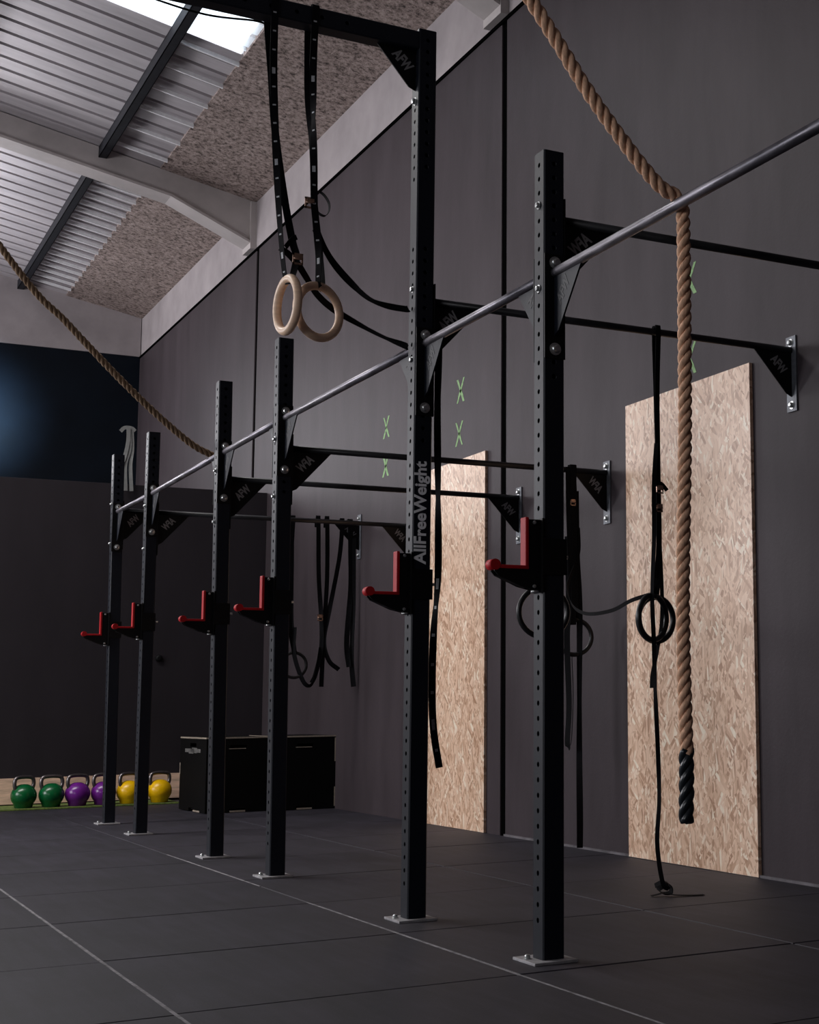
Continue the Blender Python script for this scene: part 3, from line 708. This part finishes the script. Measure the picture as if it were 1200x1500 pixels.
# black rings
def black_ring(label, c, deg, bar, xbar, extra, zbuck=None, grp='black rings on the crossbars', R_=.094, r_=.0125, w=.028, sep=.0, straps=True):
    t = thing('gymnastic_ring', label, 'gymnastic ring', (c[0], c[1], c[2]-.11), grp)
    bm = B(); torus(bm, c, facing(deg, c), R_, r_, 40, 10); obj('ring', bm, MRINGB, t, smooth=True)
    zb = ZC[bar]; y = Ys[bar]+T/2; bm = B(); zt = c[2]+R_
    ribbon(bm, [(c[0]-.004, c[1], zt-.012), (xbar-.010, y-.018, zt+.25), (xbar-.01, y-.018, zb-.3), (xbar, y-.0172, zb), (xbar, y, zb+.0172), (xbar, y+.0172, zb), (xbar+.006, y+.018, zb-.3), (xbar+.010, y+.012, zt+.25), (c[0]+.006, c[1], zt-.012)], w=w, wdir=(1, 0, 0), twist=(.9, .2, 0, 0, 0, 0, 0, .3, .9))
    obj('strap', bm, [MWEB, MMARK], t)
    if zbuck: buckle(t, (xbar-.008, y-.018, zbuck), s=.8)
    if extra:
        bm = B()
        for pts, tw in extra: ribbon(bm, pts, w=w*.9, wdir=(1, 0, 0), twist=tw)
        obj('strap_tail', bm, [MWEB, MMARK], t)
    return t
y5 = Ys[5]+T/2; y4 = Ys[4]+T/2; y1 = Ys[1]+T/2
tA = black_ring('black ring before the wide strand board, its long strap reaching the floor', (1.085, y5, 1.155), 52, 5, 1.116,
    [([(1.10, y5-.02, 1.9), (1.085, y5-.022, 1.72), (1.083, y5-.022, 1.5), (1.072, y5-.02, 1.25), (1.078, y5-.02, 1.05), (1.082, y5-.02, .85), (1.092, y5-.02, .6), (1.096, y5-.02, .4), (1.09, y5-.01, .22), (1.12, y5+.0, .06), (1.15, y5+.0, .03)], (.9, .2, .9, 1.2, .3, 1.3, .2, 1.2, .8, .6))], 1.62, w=.021)
black_ring('black ring overlapping its twin before the wide strand board, slack strap curving off left', (1.118, y5+.03, 1.150), 38, 5, 1.120,
    [([(1.13, y5+.02, 1.735), (1.15, y5+.02, 1.73), (1.175, y5+.02, 1.705)], (.5, .5)),
     ([(1.13, y5+.02, 1.6), (1.15, y5+.03, 1.2), (1.12, y5+.02, 1.03), (1.09, y5+.015, .92), (1.082, y5+.01, .86)], (1, .7, 1, 1)),
     ([(1.09, y5+.03, 1.255), (1.06, y5+.14, 1.235), (1.08, y5+.35, 1.205), (1.17, y5+.75, 1.215), (1.30, y5+1.15, 1.28), (1.45, y5+1.5, 1.40), (1.60, y5+1.72, 1.52), (1.645, y4-.03, 1.62), (1.648, y4-.02, 1.75)], (1.4, 1.4, 1.5, 1.4, 1.0, .6, .3))], 1.70, w=.019)
# knot on the floor
bm = B()
ribbon(bm, [(1.10, 1.19, .045), (1.13, 1.17, .06), (1.165, 1.175, .045), (1.17, 1.18, .015), (1.14, 1.19, .012), (1.115, 1.185, .03), (1.15, 1.165, .05)], w=.03, wdir=(0, 1, .3))
ribbon(bm, [(1.14, 1.18, .012), (1.18, 1.15, .006), (1.24, 1.125, .003), (1.29, 1.11, .003)], w=.028, wdir=(.3, 1, 0))
ribbon(bm, [(1.13, 1.19, .012), (1.105, 1.20, .006), (1.09, 1.205, .004)], w=.028, wdir=(.3, 1, 0))
k = obj('strap_knot', bm, [MWEB, MMARK], tA)
black_ring('black ring half hidden behind the nearest upright, at its left edge below the red hook', (.572, y5, 1.168), 12, 5, .59, [], R_=.1, r_=.0115)
black_ring('black ring hanging just right of the nearest upright under a thick bundle of straps', (1.628, y4, 1.155), 8, 4, 1.618,
    [([(1.63, y4-.02, 1.95), (1.635, y4-.022, 1.6), (1.65, y4-.02, 1.3), (1.648, y4-.02, .9), (1.646, y4-.02, .5), (1.648, y4-.02, .2), (1.647, y4-.02, .04)], (.2, 0, .9, 1.3, .8, .1)),
     ([(1.585, y4-.01, 1.7), (1.59, y4-.012, 1.35), (1.578, y4-.012, 1.15), (1.59, y4-.01, .8), (1.585, y4, .6), (1.60, y4+.01, .57), (1.615, y4+.01, .62), (1.625, y4+.01, .85), (1.618, y4+.01, 1.05)], (.8, .8, 1, 1.2, 1.2)),
     ([(1.585, y4-.02, 2.08), (1.588, y4-.022, 1.85), (1.60, y4-.022, 1.5), (1.61, y4-.022, 1.22)], (0, .2, .3, .3)), ([(1.61, y4-.025, 2.08), (1.618, y4-.026, 1.85), (1.622, y4-.026, 1.3)], (.1, 0, .2))], 1.885, w=.038)
black_ring('small far black ring on a strap, just right of the upright beneath the wooden rings', (1.335, y1, 1.115), 10, 1, 1.30, [([(1.33, y1-.02, 1.4), (1.33, y1-.02, 1.2), (1.40, y1-.02, 1.0), (1.46, y1-.02, .96), (1.50, y1-.02, 1.05), (1.53, y1-.02, 1.25)], (.8, .8, .8))], None, r_=.012, w=.04)
# far webbing straps on the farthest crossbar
def strap_thing(name, label, strands, origin, buck=None, w=.034):
    t = thing(name, label, 'strap', origin, 'straps on the farthest crossbar')
    for pts, tw in strands:
        bm = B(); ribbon(bm, pts, w=w, wdir=(1, 0, 0), twist=tw); obj('strap', bm, [MWEB, MMARK], t)
    if buck: buckle(t, buck, s=1.1)
    return t
z1 = ZC[1]
strap_thing('webbing_strap', 'pair of black straps meeting at a pinkish buckle, with forked ends, on the farthest crossbar',
    [([(1.50, y1+.019, z1-.05), (1.50, y1+.018, z1), (1.50, y1, z1+.018), (1.50, y1-.018, z1), (1.51, y1-.02, 1.8), (1.535, y1-.02, 1.48), (1.54, y1-.02, 1.25), (1.50, y1-.02, 1.05), (1.47, y1-.02, .98)], (0, 0, 0, 0, .8, .5, .6)),
     ([(1.57, y1+.019, z1-.05), (1.57, y1+.018, z1), (1.57, y1, z1+.018), (1.57, y1-.018, z1), (1.575, y1-.022, 1.8), (1.56, y1-.022, 1.4), (1.55, y1-.022, 1.15), (1.545, y1-.022, .95)], (0, 0, 0, 0, .1, .2, .1)),
     ([(1.69, y1+.019, z1-.05), (1.69, y1+.018, z1), (1.69, y1, z1+.018), (1.69, y1-.018, z1), (1.67, y1-.024, 1.95), (1.60, y1-.024, 1.55), (1.56, y1-.024, 1.3), (1.60, y1-.024, 1.15), (1.68, y1-.024, 1.08)], (0, 0, 0, 0, .5, .8, .3))],
    (1.55, y1, .95), (1.525, y1-.02, 1.475))
strap_thing('webbing_strap', 'single black strap with a tapering end next to the farthest wall bracket',
    [([(1.755, y1+.019, z1-.05), (1.755, y1+.018, z1), (1.755, y1, z1+.018), (1.755, y1-.018, z1), (1.76, y1-.02, 2.0), (1.765, y1-.02, 1.7), (1.74, y1-.02, 1.3), (1.76, y1-.02, 1.1)], (0, 0, 0, 0, .4, .2, .8)),
     ([(1.78, y1-.022, 2.1), (1.785, y1-.024, 1.6), (1.78, y1-.022, 1.2), (1.785, y1-.022, 1.08), (1.80, y1-.022, .95)], (.2, .4, 1.0, .6))], (1.76, y1, .95), None, .04)

# ------------------------------------------------------------------ plyo boxes
def plyo(x0, y0, rz, label, w=.497, d=.70, h=.575, dark_left=False):
    t = thing('plyo_box', label, 'plyo box', (x0, y0, 0), 'black plyo boxes in the corner')
    O = ORG.pop(t.name); ORG[t.name] = Vector((0, 0, 0)); th = .018
    def panel(name, bmf, m=MBOX): o = obj(name, bmf, m, t); return o
    # front and back with cut-out handle slots, sides, top
    def slot_panel(o_, ex, n, w_, h_, sw, sz):
        bm = B(); o_, ex, n = Vector(o_), Vector(ex), Vector(n); ez = Vector((0, 0, 1)); s0, s1 = w_/2-sw/2, w_/2+sw/2
        for a, b, c_, d_ in ((0, s0, .004, h_), (s1, w_, .004, h_), (s0, s1, .03, sz-.014), (s0, s1, sz+.014, h_)):
            prism(bm, [o_+ex*a+ez*c_, o_+ex*b+ez*c_, o_+ex*b+ez*d_, o_+ex*a+ez*d_], n*th)
        return bm
    panel('front_panel', slot_panel((0, 0, 0), (1, 0, 0), (0, 1, 0), w, h-th, .13, h-.075))
    panel('back_panel', slot_panel((0, d-th, 0), (1, 0, 0), (0, 1, 0), w, h-th, .13, h-.075))
    panel('side_panel', slot_panel((0, th, 0), (0, 1, 0), (1, 0, 0), d-2*th, h-th, .16, h-.06))
    panel('side_panel', slot_panel((w-th, th, 0), (0, 1, 0), (1, 0, 0), d-2*th, h-th, .16, h-.06))
    bm = B(); box(bm, 0, w, 0, d, h-th, h-.002); panel('top_panel', bm)
    # raw plywood edges: top rim, finger joints and the foot slots
    e = .0015; PL = 'raw pale plywood'
    bm = B(); box(bm, -e, w+e, -e, .006, h-.011, h+.0005); obj('top_edge', bm, MPLY, t, label=PL)
    bm = B(); box(bm, -e, .006, .006, d, h-.011, h+.0005); obj('top_edge', bm, MPLY, t, label=PL)
    bm = B(); box(bm, .19, .31, -e, .004, .004, .016); obj('foot_slot', bm, MPLY, t, label=PL)
    bm = B(); box(bm, -e, .004, d*.2, d*.45, .004, .016); obj('foot_slot', bm, MPLY, t, label=PL)
    for z0, z1 in ((.02, .17), (.37, h-.02)):
        bm = B(); box(bm, w-.009, w+e, -e, .01, z0, z1); obj('corner_joint', bm, MPLY, t, label=PL)
    bm = B(); box(bm, -e, .008, d-.012, d+e, .28, .37); obj('corner_joint', bm, MPLY, t, label=PL)
    bm = B(); box(bm, w/2-.075, w/2+.055, -e, .004, h-.091, h-.086); obj('handle_edge', bm, MPLY, t, label=PL)
    bm = B()
    for z0, z1, y_ in ((h-.128, h-.09, d*.48), (h-.122, h-.082, d*.35)): box(bm, -.0012, 0, y_, y_+.13, z0, z1)
    for k in range(3): box(bm, -.0012, 0, d*.22+.15*k, d*.22+.15*k+.11, h-.118, h-.09)
    obj('label_print', bm, mat('faded_print', (.12, .115, .11), .8, var=.5, nscale=40), t)
    ORG[t.name] = Vector((x0, y0, 0)); t.rotation_euler = (0, 0, rz); return t
plyo(.838, 7.52, math.radians(2.5), 'left black plyo box, its long side with a faded print facing the kettlebells')
plyo(1.343, 7.47, 0, 'right black plyo box pushed into the corner against the charcoal wall')

# ------------------------------------------------------------------ kettlebells
def make_kb(colr):
    t = thing('kettlebell', '', 'kettlebell')
    r = .1; prof = [(0, .0), (.062, .0), (.068, .004)]
    for k in range(1, 22):
        a = -math.pi/2+.78+(math.pi-.78-.28)*k/21; prof.append((r*math.cos(a), .098+r*.95*math.sin(a)))
    prof.append((0, .192))
    bm = B(); lathe(bm, (0, 0, 0), prof, 36); obj('body', bm, KB[colr], t, smooth=True, label=colr+' enamelled body')
    bm = B(); hp = cr([(-.072, 0, .145), (-.084, 0, .18), (-.084, 0, .215), (-.070, 0, .240), (-.03, 0, .248), (.03, 0, .248), (.070, 0, .240), (.084, 0, .215), (.084, 0, .18), (.072, 0, .145)], 6)
    tube(bm, hp, .0155, 14); obj('handle', bm, mat('dark_steel_handle', (.20, .18, .18), .3, .9, var=.2), t, smooth=True, label='dark bare steel handle')
    return t
KL = [('green', -.222, 'leftmost green kettlebell with dark steel handle'), ('green', -.012, 'second green kettlebell, between the leftmost one and a purple one'),
      ('purple', .190, 'left purple kettlebell, next to the second green one'), ('purple', .396, 'right purple kettlebell, partly behind the farthest upright'),
      ('yellow', .60, 'left yellow kettlebell, between the two farthest uprights'), ('yellow', .850, 'right yellow kettlebell beside the black plyo box')]
src = {}
for k, (cl, x, lab) in enumerate(KL):
    if cl in src: t = copy_tree(src[cl])
    else: t = src[cl] = make_kb(cl)
    t.location = (x, 9.10+random.uniform(-.01, .01), .012); t.rotation_euler = (0, 0, math.radians(random.uniform(10, 26)))
    t['label'] = lab; t['group'] = 'kettlebells along the partition'
# pale straps hung over a thin stand at the partition top
t = thing('cloth_strap_bundle', 'pale grey cloth straps hanging against the dark far wall above the partition', 'strap', (.56, 9.5, 2.74))
bm = B()
for pts, tw in (([(.505, 9.5, 3.25), (.54, 9.5, 3.285), (.60, 9.5, 3.285), (.63, 9.5, 3.26)], (0, 0)), ([(.57, 9.49, 3.28), (.57, 9.49, 3.16), (.545, 9.49, 3.02), (.515, 9.49, 2.93)], (0, .3)),
                ([(.60, 9.50, 3.28), (.61, 9.50, 3.1), (.60, 9.50, 2.95), (.615, 9.50, 2.72)], (0, .4, .1)), ([(.575, 9.495, 3.28), (.585, 9.495, 3.1), (.555, 9.495, 2.95), (.565, 9.495, 2.72)], (.2, .2, 0))):
    ribbon(bm, pts, w=.032, th=.004, wdir=(1, 0, 0) if pts[0][0] != .505 else (0, 0, 1), twist=tw)
obj('strap', bm, MCLOTH, t)
bm = B(); tube(bm, [(.58, 9.62, 2.78), (.58, 9.62, 3.27), (.58, 9.50, 3.28)], .006, 8); obj('hook', bm, MBLK, t)
# round peg on the partition, and a lamp body added out of view for the far wall's glow
bm = B(); disc(bm, (.905, YP-.0, 1.245), (0, -1, 0), .03, .03, dome=1)
tag(obj('wall_peg', bm, MPLATE, origin=(.905, YP, 1.245)), 'small round dark peg on the partition beside the hooks', 'peg')
t = thing('added_glow_lamp', 'added out-of-view black arm lamp, casting a bluish glow on the dark far wall', 'lamp', (-.15, YB, 4.95))
bm = B(); box(bm, -.2, -.1, YB-.03, YB-.001, 4.87, 5.03, .003); obj('wall_plate', bm, MPLATE, t)
bm = B(); tube(bm, cr([(-.15, YB-.02, 4.95), (-.15, 14.7, 4.97), (-.15, 14.22, 4.90), (-.15, 14.14, 4.6), (-.15, 14.14, 4.42)], 6), .01, 8); obj('arm', bm, MPLATE, t)
bm = B(); tube(bm, [(-.15, 14.08, 4.35), (-.15, 14.12, 4.35), (-.15, 14.2, 4.35), (-.15, 14.22, 4.35)], [.03, .07, .085, .086], 20); obj('added_lamp_head', bm, MPLATE, t)
